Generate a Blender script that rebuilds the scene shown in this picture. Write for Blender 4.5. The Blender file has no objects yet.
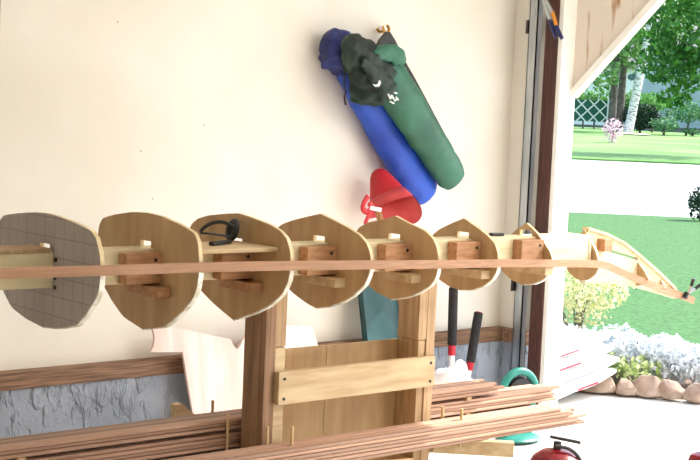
import bpy, bmesh, math, random
from mathutils import Vector, Matrix, noise
random.seed(7)
SC = bpy.context.scene
COL = SC.collection
PI = math.pi

# ------------------------------------------------------------------ camera model
FOC = 1400.0
EYE = 1.35
PITCH = math.radians(4.574)
ROLL = math.radians(2.5)
TH = math.atan(1400 / 1640)
RV = Vector((math.cos(TH), -math.sin(TH), 0))
FV = Vector((math.sin(TH) * math.cos(PITCH), math.cos(TH) * math.cos(PITCH), -math.sin(PITCH)))
UV = RV.cross(FV)
CAM = Vector((0, 0, EYE))


def ray(px, py):
    u, v = px - 350, 230 - py
    c, s = math.cos(ROLL), math.sin(ROLL)
    return RV * (u * c - v * s) + UV * (u * s + v * c) + FV * FOC


def on(ax, val, px, py):
    d = ray(px, py)
    return CAM + d * ((val - CAM[ax]) / d[ax])


def onY(y, px, py):
    return on(1, y, px, py)


def far(px, depth, z):
    """point of the garden at a distance along the view"""
    d = ray(px, 131)
    p = CAM + d * (depth / d.dot(FV))
    return Vector((p.x, p.y, z))


cam_d = bpy.data.cameras.new('camera')
cam_d.sensor_width = 36
cam_d.lens = FOC / 700 * 36
cam_d.clip_end = 400
cam = bpy.data.objects.new('camera', cam_d)
c, s = math.cos(ROLL), math.sin(ROLL)
X = RV * c + UV * s
Y = RV * -s + UV * c
Z = -FV
cam.matrix_world = Matrix(((X.x, Y.x, Z.x, 0), (X.y, Y.y, Z.y, 0), (X.z, Y.z, Z.z, EYE), (0, 0, 0, 1)))
COL.objects.link(cam)
SC.camera = cam

# ------------------------------------------------------------------ materials
def srgb(r, g, b):
    f = lambda v: (v / 255 / 12.92) if v / 255 <= .04045 else ((v / 255 + .055) / 1.055) ** 2.4
    return (f(r), f(g), f(b), 1)


def base_mat(name, rough=.6, metal=0.0):
    m = bpy.data.materials.new(name)
    m.use_nodes = True
    b = m.node_tree.nodes['Principled BSDF']
    b.inputs['Roughness'].default_value = rough
    b.inputs['Metallic'].default_value = metal
    return m, m.node_tree.nodes, m.node_tree.links, b


def mottled(name, c1, c2, scale=8, rough=.6, metal=0.0, bump=0.0, stretch=(1, 1, 1), detail=4, lo=.35, hi=.65, bscale=None, rand=0.0, spec=None):
    """two-tone noise material; stretch squeezes the noise along an axis (wood grain)"""
    m, n, l, b = base_mat(name, rough, metal)
    tc = n.new('ShaderNodeTexCoord')
    mp = n.new('ShaderNodeMapping')
    mp.inputs['Scale'].default_value = stretch
    l.new(tc.outputs['Object'], mp.inputs['Vector'])
    nz = n.new('ShaderNodeTexNoise')
    nz.inputs['Scale'].default_value = scale
    nz.inputs['Detail'].default_value = detail
    l.new(mp.outputs['Vector'], nz.inputs['Vector'])
    cr = n.new('ShaderNodeValToRGB')
    cr.color_ramp.elements[0].position = lo
    cr.color_ramp.elements[1].position = hi
    cr.color_ramp.elements[0].color = c1
    cr.color_ramp.elements[1].color = c2
    l.new(nz.outputs['Fac'], cr.inputs['Fac'])
    out = cr.outputs['Color']
    if rand:
        oi = n.new('ShaderNodeObjectInfo')
        hs = n.new('ShaderNodeHueSaturation')
        mr = n.new('ShaderNodeMapRange')
        mr.inputs['To Min'].default_value = 1 - rand
        mr.inputs['To Max'].default_value = 1 + rand
        l.new(oi.outputs['Random'], mr.inputs['Value'])
        l.new(mr.outputs['Result'], hs.inputs['Value'])
        l.new(out, hs.inputs['Color'])
        out = hs.outputs['Color']
    l.new(out, b.inputs['Base Color'])
    if spec is not None:
        b.inputs['Specular IOR Level'].default_value = spec
    if bump:
        bp = n.new('ShaderNodeBump')
        bp.inputs['Strength'].default_value = bump
        bp.inputs['Distance'].default_value = .01
        src = nz
        if bscale:
            src = n.new('ShaderNodeTexNoise')
            src.inputs['Scale'].default_value = bscale
            src.inputs['Detail'].default_value = 6
            l.new(mp.outputs['Vector'], src.inputs['Vector'])
        l.new(src.outputs['Fac'], bp.inputs['Height'])
        l.new(bp.outputs['Normal'], b.inputs['Normal'])
    return m


def plain(name, col, rough=.5, metal=0.0):
    return mottled(name, tuple(min(1, v * .93) for v in col[:3]) + (1,), col, 20, rough, metal)


M = {}
M['wall'] = mottled('cream_wall_paint', srgb(228, 223, 212), srgb(238, 234, 226), 1.6, .8, bump=.04, bscale=60)
M['ceil'] = mottled('white_ceiling_paint', srgb(235, 232, 225), srgb(242, 240, 235), 2, .85)
M['white'] = mottled('white_gloss_paint', srgb(240, 238, 232), srgb(248, 247, 243), 5, .45)
M['floor'] = mottled('pale_concrete_floor', srgb(196, 193, 188), srgb(214, 211, 205), 3, .75, bump=.1, bscale=50)
M['drive'] = mottled('pale_concrete_drive', srgb(200, 197, 190), srgb(216, 213, 206), 2, .85)
M['road'] = mottled('bleached_road', srgb(190, 190, 192), srgb(206, 205, 204), .6, .85)
M['sill'] = mottled('aged_sill_wood', srgb(100, 72, 52), srgb(150, 116, 90), 6, .7, stretch=(1.2, 12, 22), bump=.3)
M['brown_post'] = mottled('dark_brown_post', srgb(58, 32, 26), srgb(92, 52, 42), 7, .6, stretch=(18, 18, 1), bump=.1)
M['raw_pale'] = mottled('raw_pale_pine', srgb(196, 160, 108), srgb(222, 192, 142), 5, .65, stretch=(14, 14, 1.2))
M['ply'] = mottled('birch_plywood', srgb(172, 139, 98), srgb(196, 164, 121), 4, .62, stretch=(6, 5, .9), rand=.05, lo=.3, hi=.7)
M['ply_long'] = mottled('pale_plywood', srgb(206, 190, 152), srgb(222, 208, 174), 5, .6, stretch=(1, 8, 9))
M['pine'] = mottled('pine_board', srgb(182, 154, 116), srgb(206, 182, 144), 4, .6, stretch=(1.3, 8, 10), detail=6)
M['pine_up'] = mottled('pine_stud', srgb(166, 134, 98), srgb(192, 160, 122), 5, .62, stretch=(16, 12, 1.0))
M['fir_up'] = mottled('reddish_fir_stud', srgb(124, 92, 64), srgb(158, 122, 92), 5, .62, stretch=(20, 14, .8))
M['cedar_block'] = mottled('cedar_block', srgb(160, 114, 78), srgb(188, 142, 104), 8, .6, stretch=(2, 10, 10), rand=.08)
M['cedar_a'] = mottled('red_cedar', srgb(148, 113, 92), srgb(176, 141, 120), 3, .6, stretch=(.6, 14, 14), rand=.36)
M['sheer'] = mottled('sheer_cedar', srgb(148, 107, 77), srgb(170, 127, 95), 4, .55, stretch=(.8, 20, 30))
M['pinkply'] = mottled('pinkish_plywood', srgb(228, 200, 192), srgb(244, 226, 222), 3.2, .6, stretch=(5, 3, .5), detail=3)
M['edge'] = mottled('pale_ply_edge', srgb(206, 184, 140), srgb(226, 208, 168), 30, .6)
M['tape'] = mottled('clear_packing_tape', srgb(214, 206, 184), srgb(248, 246, 238), 26, .16, bump=.35, bscale=40, lo=.42, hi=.56)
M['black'] = plain('black_plastic', srgb(24, 24, 26), .45)
M['foam'] = mottled('black_foam', srgb(30, 28, 30), srgb(44, 42, 44), 60, .85)
M['steel'] = plain('screw_steel', srgb(70, 66, 62), .35, .8)
M['zinc'] = mottled('galvanised_steel', srgb(150, 156, 160), srgb(186, 190, 192), 6, .34, .85, stretch=(4, 4, .6))
M['brass'] = plain('brass', srgb(190, 140, 60), .3, .9)
M['red'] = mottled('red_nylon', srgb(176, 14, 28), srgb(200, 26, 40), 8, .55)
M['redband'] = mottled('pale_red_nylon', srgb(198, 60, 64), srgb(214, 82, 82), 10, .6)
M['redpaint'] = plain('red_plastic', srgb(186, 22, 44), .4)
M['darkred'] = plain('dark_red_enamel', srgb(112, 16, 26), .25)
M['blue'] = mottled('blue_nylon', srgb(22, 62, 168), srgb(36, 84, 196), 6, .55, bump=.25, bscale=14)
M['navy'] = mottled('navy_nylon', srgb(26, 34, 92), srgb(42, 56, 130), 20, .6, bump=.4)
M['green'] = mottled('green_nylon', srgb(24, 82, 62), srgb(40, 104, 80), 6, .5, bump=.2, bscale=12)
M['dgreen'] = mottled('dark_green_nylon', srgb(10, 28, 22), srgb(24, 56, 42), 9, .6, bump=.4, bscale=16)
M['teal'] = mottled('teal_sheet', srgb(18, 64, 68), srgb(26, 80, 82), 5, .45)
M['tealp'] = plain('teal_plastic', srgb(36, 128, 116), .35)
M['polywhite'] = mottled('white_polythene', srgb(232, 232, 236), srgb(246, 246, 248), 12, .35)
M['sack'] = mottled('white_sack', srgb(232, 230, 228), srgb(244, 242, 240), 9, .5)
M['print_r'] = plain('red_print', srgb(206, 60, 80), .5)
M['print_b'] = plain('grey_blue_print', srgb(130, 130, 160), .5)
M['orange'] = plain('orange_plastic', srgb(222, 140, 40), .4)
M['dblue'] = plain('dark_blue_plastic', srgb(26, 32, 92), .4)
M['dowel'] = plain('dowel_wood', srgb(206, 176, 130), .6)
M['handle'] = mottled('worn_wooden_handle', srgb(160, 112, 66), srgb(196, 150, 98), 6, .5, stretch=(20, 20, 1))
M['rock'] = mottled('tan_rock', srgb(132, 108, 92), srgb(190, 168, 150), 7, .8, bump=.5, bscale=16)
M['soil'] = mottled('garden_soil', srgb(86, 66, 50), srgb(132, 106, 84), 14, .9, bump=.5)
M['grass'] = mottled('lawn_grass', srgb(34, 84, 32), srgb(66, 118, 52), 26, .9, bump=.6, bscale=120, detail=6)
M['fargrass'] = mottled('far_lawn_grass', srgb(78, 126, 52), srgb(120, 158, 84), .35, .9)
M['mulch'] = plain('pale_mulch', srgb(190, 172, 156), .9)
M['bark'] = mottled('grey_bark', srgb(70, 62, 58), srgb(116, 108, 102), 6, .8, bump=.4)
M['birch'] = mottled('white_birch_bark', srgb(90, 88, 86), srgb(222, 220, 218), 5, .7, stretch=(1, 1, 3), lo=.36, hi=.5)
M['siding'] = mottled('grey_blue_siding', srgb(150, 168, 178), srgb(170, 186, 194), .5, .7)
M['siding_w'] = mottled('white_siding', srgb(222, 226, 230), srgb(234, 236, 238), .5, .7)
M['roof'] = mottled('grey_roof', srgb(92, 92, 96), srgb(122, 120, 122), 3, .8)
M['foundation'] = mottled('dark_foundation', srgb(92, 96, 100), srgb(118, 120, 122), 2, .8)
M['glass'] = plain('window_glass', srgb(40, 52, 60), .08)
M['fence'] = plain('dark_green_fence', srgb(18, 92, 72), .6)
M['lattice'] = plain('white_lattice', srgb(232, 236, 238), .5)
M['rubber'] = plain('dark_rubber', srgb(40, 38, 38), .7)


def leafmat(name, c1, c2, scale, rough=.55):
    m, n, l, b = base_mat(name, rough)
    tc = n.new('ShaderNodeTexCoord')
    nz = n.new('ShaderNodeTexWhiteNoise')
    sn = n.new('ShaderNodeVectorMath')
    sn.operation = 'SNAP'
    sn.inputs[1].default_value = (scale, scale, scale)
    l.new(tc.outputs['Object'], sn.inputs[0])
    l.new(sn.outputs[0], nz.inputs['Vector'])
    mx = n.new('ShaderNodeMix')
    mx.data_type = 'RGBA'
    mx.inputs['A'].default_value = c1
    mx.inputs['B'].default_value = c2
    l.new(nz.outputs['Value'], mx.inputs['Factor'])
    l.new(mx.outputs['Result'], b.inputs['Base Color'])
    tr = n.new('ShaderNodeBsdfTranslucent')
    l.new(mx.outputs['Result'], tr.inputs['Color'])
    ms = n.new('ShaderNodeMixShader')
    ms.inputs['Fac'].default_value = .35
    l.new(b.outputs[0], ms.inputs[1])
    l.new(tr.outputs[0], ms.inputs[2])
    l.new(ms.outputs[0], n['Material Output'].inputs['Surface'])
    return m


M['lf_maple'] = leafmat('maple_leaves', srgb(34, 92, 30), srgb(96, 158, 62), .25)
M['lf_birch'] = leafmat('birch_leaves', srgb(70, 122, 62), srgb(142, 184, 110), .3)
M['lf_hedge'] = leafmat('hedge_leaves', srgb(66, 128, 58), srgb(128, 176, 92), .3)
M['lf_dark'] = leafmat('dark_yew_leaves', srgb(16, 40, 26), srgb(40, 74, 44), .2)
M['lf_mid'] = leafmat('shrub_leaves', srgb(54, 108, 66), srgb(104, 152, 104), .2)
M['lf_yel'] = leafmat('yellow_variegated_leaves', srgb(168, 176, 96), srgb(246, 242, 206), .03)
M['lf_silver'] = leafmat('silver_leaves', srgb(178, 188, 190), srgb(240, 242, 244), .03)
M['lf_lime'] = leafmat('lime_leaves', srgb(130, 160, 80), srgb(214, 222, 164), .03)
M['lf_pink'] = leafmat('pink_blossom', srgb(206, 160, 186), srgb(240, 222, 232), .12)
M['lf_pine'] = leafmat('blue_pine', srgb(62, 96, 100), srgb(104, 138, 138), .3)


def gridded():
    """grey sheet with pencilled grid lines on the near form"""
    m, n, l, b = base_mat('grey_gridded_face', .65)
    tc = n.new('ShaderNodeTexCoord')
    sp = n.new('ShaderNodeSeparateXYZ')
    l.new(tc.outputs['Object'], sp.inputs[0])

    def lines(sock, step, wdt):
        a = n.new('ShaderNodeMath'); a.operation = 'PINGPONG'
        a.inputs[1].default_value = step / 2
        l.new(sock, a.inputs[0])
        g = n.new('ShaderNodeMath'); g.operation = 'LESS_THAN'
        g.inputs[1].default_value = wdt
        l.new(a.outputs[0], g.inputs[0])
        return g.outputs[0]
    mx = n.new('ShaderNodeMath'); mx.operation = 'MAXIMUM'
    l.new(lines(sp.outputs['Y'], .0508, .0010), mx.inputs[0])
    l.new(lines(sp.outputs['Z'], .0508, .0010), mx.inputs[1])
    nz = n.new('ShaderNodeTexNoise')
    nz.inputs['Scale'].default_value = 9
    l.new(tc.outputs['Object'], nz.inputs['Vector'])
    cr = n.new('ShaderNodeValToRGB')
    cr.color_ramp.elements[0].color = srgb(160, 150, 146)
    cr.color_ramp.elements[1].color = srgb(184, 174, 168)
    l.new(nz.outputs['Fac'], cr.inputs['Fac'])
    k = n.new('ShaderNodeMix'); k.data_type = 'RGBA'
    l.new(mx.outputs[0], k.inputs['Factor'])
    l.new(cr.outputs['Color'], k.inputs['A'])
    k.inputs['B'].default_value = srgb(136, 126, 124)
    l.new(k.outputs['Result'], b.inputs['Base Color'])
    return m


M['grey'] = gridded()


def concrete():
    """blue-grey rendered foundation with scabs and vertical runs"""
    m, n, l, b = base_mat('blue_grey_render', .8)
    tc = n.new('ShaderNodeTexCoord')
    mp = n.new('ShaderNodeMapping')
    mp.inputs['Scale'].default_value = (1, 1, .5)
    l.new(tc.outputs['Object'], mp.inputs['Vector'])
    a = n.new('ShaderNodeTexNoise'); a.inputs['Scale'].default_value = 24; a.inputs['Detail'].default_value = 6; a.inputs['Distortion'].default_value = .3
    l.new(mp.outputs['Vector'], a.inputs['Vector'])
    d = n.new('ShaderNodeTexNoise'); d.inputs['Scale'].default_value = 3.2; d.inputs['Detail'].default_value = 3
    l.new(tc.outputs['Object'], d.inputs['Vector'])
    cr = n.new('ShaderNodeValToRGB')
    cr.color_ramp.elements[0].position = .3; cr.color_ramp.elements[1].position = .7
    cr.color_ramp.elements[0].color = srgb(136, 144, 158); cr.color_ramp.elements[1].color = srgb(168, 176, 190)
    l.new(d.outputs['Fac'], cr.inputs['Fac'])
    l.new(cr.outputs['Color'], b.inputs['Base Color'])
    e = n.new('ShaderNodeMapRange'); e.inputs['From Min'].default_value = .50; e.inputs['From Max'].default_value = .68
    l.new(a.outputs['Fac'], e.inputs['Value'])
    f = n.new('ShaderNodeTexNoise'); f.inputs['Scale'].default_value = 70; f.inputs['Detail'].default_value = 3
    l.new(tc.outputs['Object'], f.inputs['Vector'])
    g = n.new('ShaderNodeMath'); g.operation = 'MULTIPLY_ADD'; g.inputs[1].default_value = .25
    l.new(f.outputs['Fac'], g.inputs[0]); l.new(e.outputs['Result'], g.inputs[2])
    bp = n.new('ShaderNodeBump'); bp.inputs['Strength'].default_value = .8; bp.inputs['Distance'].default_value = .02
    l.new(g.outputs[0], bp.inputs['Height']); l.new(bp.outputs['Normal'], b.inputs['Normal'])
    return m


M['concrete'] = concrete()


def stained():
    m, n, l, b = base_mat('stained_cream_board', .8)
    tc = n.new('ShaderNodeTexCoord')
    mp = n.new('ShaderNodeMapping'); mp.inputs['Scale'].default_value = (1, 9, 1.6)
    l.new(tc.outputs['Object'], mp.inputs['Vector'])
    a = n.new('ShaderNodeTexNoise'); a.inputs['Scale'].default_value = 2.2; a.inputs['Detail'].default_value = 2
    l.new(mp.outputs['Vector'], a.inputs['Vector'])
    cr = n.new('ShaderNodeValToRGB')
    cr.color_ramp.elements[0].position = .60; cr.color_ramp.elements[1].position = .72
    cr.color_ramp.elements[0].color = srgb(226, 216, 204); cr.color_ramp.elements[1].color = srgb(176, 132, 92)
    l.new(a.outputs['Fac'], cr.inputs['Fac']); l.new(cr.outputs['Color'], b.inputs['Base Color'])
    return m


M['stained'] = stained()


# ------------------------------------------------------------------ mesh helpers
class MB:
    """collects shapes, then becomes ONE mesh object"""

    def __init__(self):
        self.bm = bmesh.new()

    def box(self, x0, x1, y0, y1, z0, z1, mat=None, bevel=0.0):
        t = bmesh.new()
        bmesh.ops.create_cube(t, size=1)
        for v in t.verts:
            v.co = Vector(((v.co.x + .5) * (x1 - x0) + x0, (v.co.y + .5) * (y1 - y0) + y0, (v.co.z + .5) * (z1 - z0) + z0))
        if bevel:
            bmesh.ops.bevel(t, geom=list(t.edges), offset=bevel, segments=2, affect='EDGES', profile=.5)
        if mat is not None:
            t.transform(mat)
        self._merge(t)
        return self

    def _merge(self, t):
        me = bpy.data.meshes.new('t')
        t.to_mesh(me)
        t.free()
        self.bm.from_mesh(me)
        bpy.data.meshes.remove(me)

    def bar(self, p, q, w, h, up=Vector((0, 0, 1)), bevel=0.0):
        """a straight board from p to q, w across and h along up"""
        p, q = Vector(p), Vector(q)
        d = (q - p)
        L = d.length
        d.normalize()
        sx = d.cross(up).normalized()
        u = sx.cross(d)
        m = Matrix(((d.x, sx.x, u.x, p.x), (d.y, sx.y, u.y, p.y), (d.z, sx.z, u.z, p.z), (0, 0, 0, 1)))
        return self.box(0, L, -w / 2, w / 2, -h / 2, h / 2, m, bevel)

    def prism(self, pts, thick):
        """polygon (list of Vectors) thickened by the vector thick"""
        thick = Vector(thick)
        a = [self.bm.verts.new(p) for p in pts]
        b = [self.bm.verts.new(Vector(p) + thick) for p in pts]
        self.bm.faces.new(a)
        self.bm.faces.new(list(reversed(b)))
        n = len(a)
        for i in range(n):
            self.bm.faces.new((a[i], b[i], b[(i + 1) % n], a[(i + 1) % n]))
        return self

    def tube(self, pts, radii, n=12, side=None, flat=1.0, closed=False, jit=0.0, seed=0):
        """swept tube; side = fixed second axis (flat scales the radius along it)"""
        pts = [Vector(p) for p in pts]
        if not hasattr(radii, '__len__'):
            radii = [radii] * len(pts)
        rings = []
        N = len(pts)
        prev = None
        for i, p in enumerate(pts):
            if closed:
                t = (pts[(i + 1) % N] - pts[i - 1])
            else:
                t = pts[min(i + 1, N - 1)] - pts[max(i - 1, 0)]
            t.normalize()
            if side is not None:
                b = (side - t * side.dot(t)).normalized()
            else:
                if prev is None:
                    prev = t.orthogonal()
                b = (prev - t * prev.dot(t)).normalized()
                prev = b
            a = t.cross(b)
            ring = []
            for k in range(n):
                an = 2 * PI * k / n
                q = p + (a * math.cos(an) + b * math.sin(an) * flat) * radii[i]
                if jit:
                    q += (q - p) * jit * noise.noise(q * 14 + Vector((seed, 0, 0))) + (q - p) * jit * .7 * noise.noise(q * 34 + Vector((seed, 3, 0)))
                ring.append(self.bm.verts.new(q))
            rings.append(ring)
        for i in range(N if closed else N - 1):
            r0, r1 = rings[i], rings[(i + 1) % N]
            for k in range(n):
                self.bm.faces.new((r0[k], r0[(k + 1) % n], r1[(k + 1) % n], r1[k]))
        if not closed:
            self.bm.faces.new(list(reversed(rings[0])))
            self.bm.faces.new(rings[-1])
        return self

    def ball(self, c, r, sub=2, jit=0.0, seed=0):
        t = bmesh.new()
        bmesh.ops.create_icosphere(t, subdivisions=sub, radius=1)
        r = Vector(r) if hasattr(r, '__len__') else Vector((r, r, r))
        for v in t.verts:
            k = 1 + jit * noise.noise(v.co * 1.7 + Vector((seed, seed * .3, 0))) + jit * .5 * noise.noise(v.co * 4 + Vector((0, seed, 0)))
            v.co = Vector((v.co.x * r.x * k, v.co.y * r.y * k, v.co.z * r.z * k)) + Vector(c)
        self._merge(t)
        return self

    def lathe(self, prof, c, axis=Vector((0, 0, 1)), n=28, cap=True):
        """profile of (radius, height) turned about axis through c"""
        axis = Vector(axis).normalized()
        a = axis.orthogonal().normalized()
        b = axis.cross(a)
        c = Vector(c)
        rings = []
        for r, h in prof:
            rings.append([self.bm.verts.new(c + axis * h + (a * math.cos(2 * PI * k / n) + b * math.sin(2 * PI * k / n)) * max(r, .0004)) for k in range(n)])
        for r0, r1 in zip(rings, rings[1:]):
            for k in range(n):
                self.bm.faces.new((r0[k], r0[(k + 1) % n], r1[(k + 1) % n], r1[k]))
        if cap:
            self.bm.faces.new(list(reversed(rings[0])))
            self.bm.faces.new(rings[-1])
        return self

    def leaves(self, c, r, count, size, seed=0, fill=.45, up=0.0):
        """leaf blades scattered through an ellipsoid"""
        rd = random.Random(seed)
        c, r = Vector(c), Vector(r)
        for i in range(count):
            while True:
                q = Vector((rd.uniform(-1, 1), rd.uniform(-1, 1), rd.uniform(-1, 1)))
                if fill < q.length < 1:
                    break
            q *= 1 + .25 * noise.noise(q * 2.1 + Vector((seed, 0, 0)))
            p = c + Vector((q.x * r.x, q.y * r.y, q.z * r.z))
            self.leaf(p, size * rd.uniform(.6, 1.25), rd, up)
        return self

    def leaf(self, p, s, rd, up=0.0):
        d = Vector((rd.gauss(0, 1), rd.gauss(0, 1), rd.gauss(0, 1) + up)).normalized()
        sd = d.cross(Vector((rd.gauss(0, 1), rd.gauss(0, 1), rd.gauss(0, 1)))).normalized()
        nn = d.cross(sd) * s * .12
        v = [self.bm.verts.new(x) for x in (p - d * s * .5, p + sd * s * .32 + nn, p + d * s * .5, p - sd * s * .32 + nn)]
        self.bm.faces.new(v)

    def build(self, name, mat, parent=None, smooth=False, label=None, cat=None, group=None, kind=None, origin=None):
        bm = self.bm
        if bm.faces and not name.startswith(('leaves', 'crown', 'foliage', 'blossom')):
            bmesh.ops.recalc_face_normals(bm, faces=bm.faces)
        if parent is not None:
            off = WORLD[parent.name]
        else:
            xs = [v.co for v in bm.verts]
            lo = Vector([min(q[i] for q in xs) for i in range(3)])
            hi = Vector([max(q[i] for q in xs) for i in range(3)])
            off = Vector(origin) if origin is not None else Vector(((lo.x + hi.x) / 2, (lo.y + hi.y) / 2, lo.z))
        bmesh.ops.translate(bm, vec=-off, verts=bm.verts)
        me = bpy.data.meshes.new(name)
        if smooth:
            for f in bm.faces:
                f.smooth = True
        bm.to_mesh(me)
        bm.free()
        mats = mat if isinstance(mat, (list, tuple)) else [mat]
        for m_ in mats:
            me.materials.append(m_)
        if smooth and smooth != 'all':
            me.set_sharp_from_angle(angle=math.radians(40))
        o = bpy.data.objects.new(name, me)
        COL.objects.link(o)
        if parent is not None:
            o.parent = parent
            WORLD[o.name] = off.copy()
            o.location = (0, 0, 0)
        else:
            o.location = off
            WORLD[o.name] = off.copy()
        props(o, label, cat, group, kind)
        return o


WORLD = {}


def props(o, label=None, cat=None, group=None, kind=None):
    if label: o['label'] = label
    if cat: o['category'] = cat
    if group: o['group'] = group
    if kind: o['kind'] = kind


def thing(name, loc, label, cat, group=None):
    o = bpy.data.objects.new(name, None)
    o.empty_display_size = .05
    COL.objects.link(o)
    o.location = loc
    WORLD[o.name] = Vector(loc)
    props(o, label, cat, group)
    return o


def struct(name, mb, mat, parent=None):
    return mb.build(name, mat, parent, kind=None if parent else 'structure')


# ------------------------------------------------------------------ the garage
WY = 4.46          # long side wall
WX = 4.75          # wall with the vehicle opening
JY = 4.165         # left jamb of the opening
struct('wall_back', MB().box(-3, WX + .15, WY, WY + .12, .415, 2.5), M['wall'])
struct('trim_1', MB().box(-3, WX - .0, WY - .045, WY + .10, .352, .415, bevel=.004), M['sill'])
struct('foundation_wall_back', MB().box(-3, WX + .15, WY - .035, WY + .15, -.1, .352), M['concrete'])
struct('wall_front', MB().box(WX, WX + .10, 4.258, WY, .415, 2.5).box(WX, WX + .10, -1.0, 4.258, 2.25, 2.5).box(WX, WX + .10, -1.8, -1.0, 0, 2.5), M['wall'])
struct('foundation_wall_front', MB().box(WX - .03, WX + .10, 4.262, WY - .035, -.1, .352), M['concrete'])
struct('trim_2', MB().box(WX - .035, WX + .02, 4.262, WY - .046, .352, .415, bevel=.004), M['sill'])
struct('trim_3', MB().box(WX - .035, WX + .0, JY + .006, 4.245, 0, 2.25, bevel=.003), M['brown_post'])
struct('trim_4', MB().box(WX - .03, WX + .075, JY - .02, JY + .006, 0, 2.25, bevel=.003), M['white'])
struct('wall_rear', MB().box(-3.1, -3, -1.8, WY, 0, 2.5), M['wall'])
struct('wall_right', MB().box(-3.1, WX + .1, -1.9, -1.8, 0, 2.5), M['wall'])
struct('ceiling', MB().box(-3.1, WX + .1, -1.9, WY + .12, 2.5, 2.6), M['ceil'])
struct('floor', MB().box(-3.1, WX + .12, -1.9, WY + .1, -.1, 0), M['floor'])
a_ = on(0, 2.205, 1, 40)
struct('trim_5', MB().box(2.08, 2.189, WY - .015, WY, 1.43, 2.5), M['sill'])
# clipped upper corner of the opening
gx = WX + .055
g0, g1 = Vector((gx, JY - .02, 1.515)), Vector((gx, 3.355, 2.25))
struct('wall_corner_panel', MB().prism([g0, g1, Vector((gx, JY - .02, 2.25))], (.03, 0, 0)), M['stained'])
struct('trim_6', MB().bar(g0 + Vector((.005, .0, -.022)), g1 + Vector((.005, -.0, -.022)), .045, .03), M['white'])

# steel door track standing by the jamb
t = thing('door_track', (WX - .06, 4.29, 0), 'galvanised steel door track standing upright beside the dark brown jamb', 'track')
MB().box(WX - .07, WX - .064, 4.262, 4.312, .012, 2.3).box(WX - .07, WX - .038, 4.262, 4.267, .012, 2.3).box(WX - .07, WX - .038, 4.307, 4.312, .012, 2.3).build('rail', M['zinc'], t)
MB().box(WX - .075, WX - .0, 4.313, 4.318, 1.76, 1.82).box(WX - .075, WX - .07, 4.318, 4.326, 1.76, 1.82).build('bracket', M['steel'], t)
MB().box(WX - .09, WX - .0, 4.314, 4.320, .60, .68).build('bracket', M['steel'], t)

# ------------------------------------------------------------------ kayak mould
CY = 3.287
BZ0, BZ1 = .877, .970
kay = thing('kayak_mould', (2.8, CY, .45), 'long plywood kayak mould of eight rounded forms on a beam, on the wooden stand', 'boat mould')
beam = MB().box(1.1, 3.893, CY - .045, CY + .045, BZ0, BZ1, bevel=.002).build('strongback', M['ply_long'], kay)
MB().box(3.8935, 3.905, CY - .047, CY + .047, BZ0 - .01, BZ1 - .01).build('end_cap', M['edge'], beam)

FORMS = [
    [(0, 1.068), (.056, 1.066), (.143, 1.057), (.235, 1.044), (.262, 1.026), (.282, .988), (.29, .944), (.286, .906), (.272, .878), (.224, .830), (.178, .796), (.096, .777), (0, .767)],
    [(0, 1.066), (.078, 1.062), (.176, 1.046), (.236, 1.031), (.254, 1.008), (.262, .965), (.266, .925), (.258, .888), (.238, .853), (.172, .801), (.106, .762), (0, .741)],
    [(0, 1.061), (.053, 1.056), (.153, 1.042), (.205, 1.028), (.236, 1.009), (.254, .975), (.259, .936), (.253, .895), (.225, .851), (.169, .812), (.103, .783), (.04, .761), (0, .748)],
    [(0, 1.056), (.055, 1.044), (.131, 1.026), (.186, 1.009), (.219, .988), (.237, .961), (.244, .932), (.239, .899), (.221, .865), (.177, .830), (.124, .801), (.05, .776), (0, .766)],
    [(0, 1.046), (.056, 1.030), (.134, 1.013), (.174, .993), (.195, .968), (.205, .939), (.208, .906), (.201, .873), (.18, .845), (.13, .815), (.072, .792), (0, .777)],
    [(0, 1.034), (.058, 1.012), (.116, .986), (.148, .963), (.163, .934), (.167, .902), (.163, .873), (.145, .847), (.107, .819), (.056, .800), (0, .793)],
    [(0, 1.014), (.044, .988), (.086, .955), (.114, .926), (.129, .897), (.127, .872), (.110, .843), (.085, .822), (.05, .806), (0, .797)],
    [(0, .984), (.032, .95), (.06, .912), (.073, .88), (.076, .850), (.064, .826), (.036, .807), (0, .798)]]
XK = [1.76 + .308 * k for k in range(8)]
TF = .0115


def smooth_outline(h):
    """round the side chines a little, keep the ridge and the keel points"""
    out = [h[0]]
    for i in range(1, len(h) - 1):
        a, b, c_ = Vector(h[i - 1]), Vector(h[i]), Vector(h[i + 1])
        out += [tuple(b.lerp(a, .22)), tuple(b.lerp(b + (a - b) * .05 + (c_ - b) * .05, 1)), tuple(b.lerp(c_, .22))]
    return out + [h[-1]]


def halfwidth(h, z):
    for (w0, z0), (w1, z1) in zip(h, h[1:]):
        if z0 >= z >= z1:
            return w0 + (w1 - w0) * (z0 - z) / (z0 - z1)
    return 0


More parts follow.
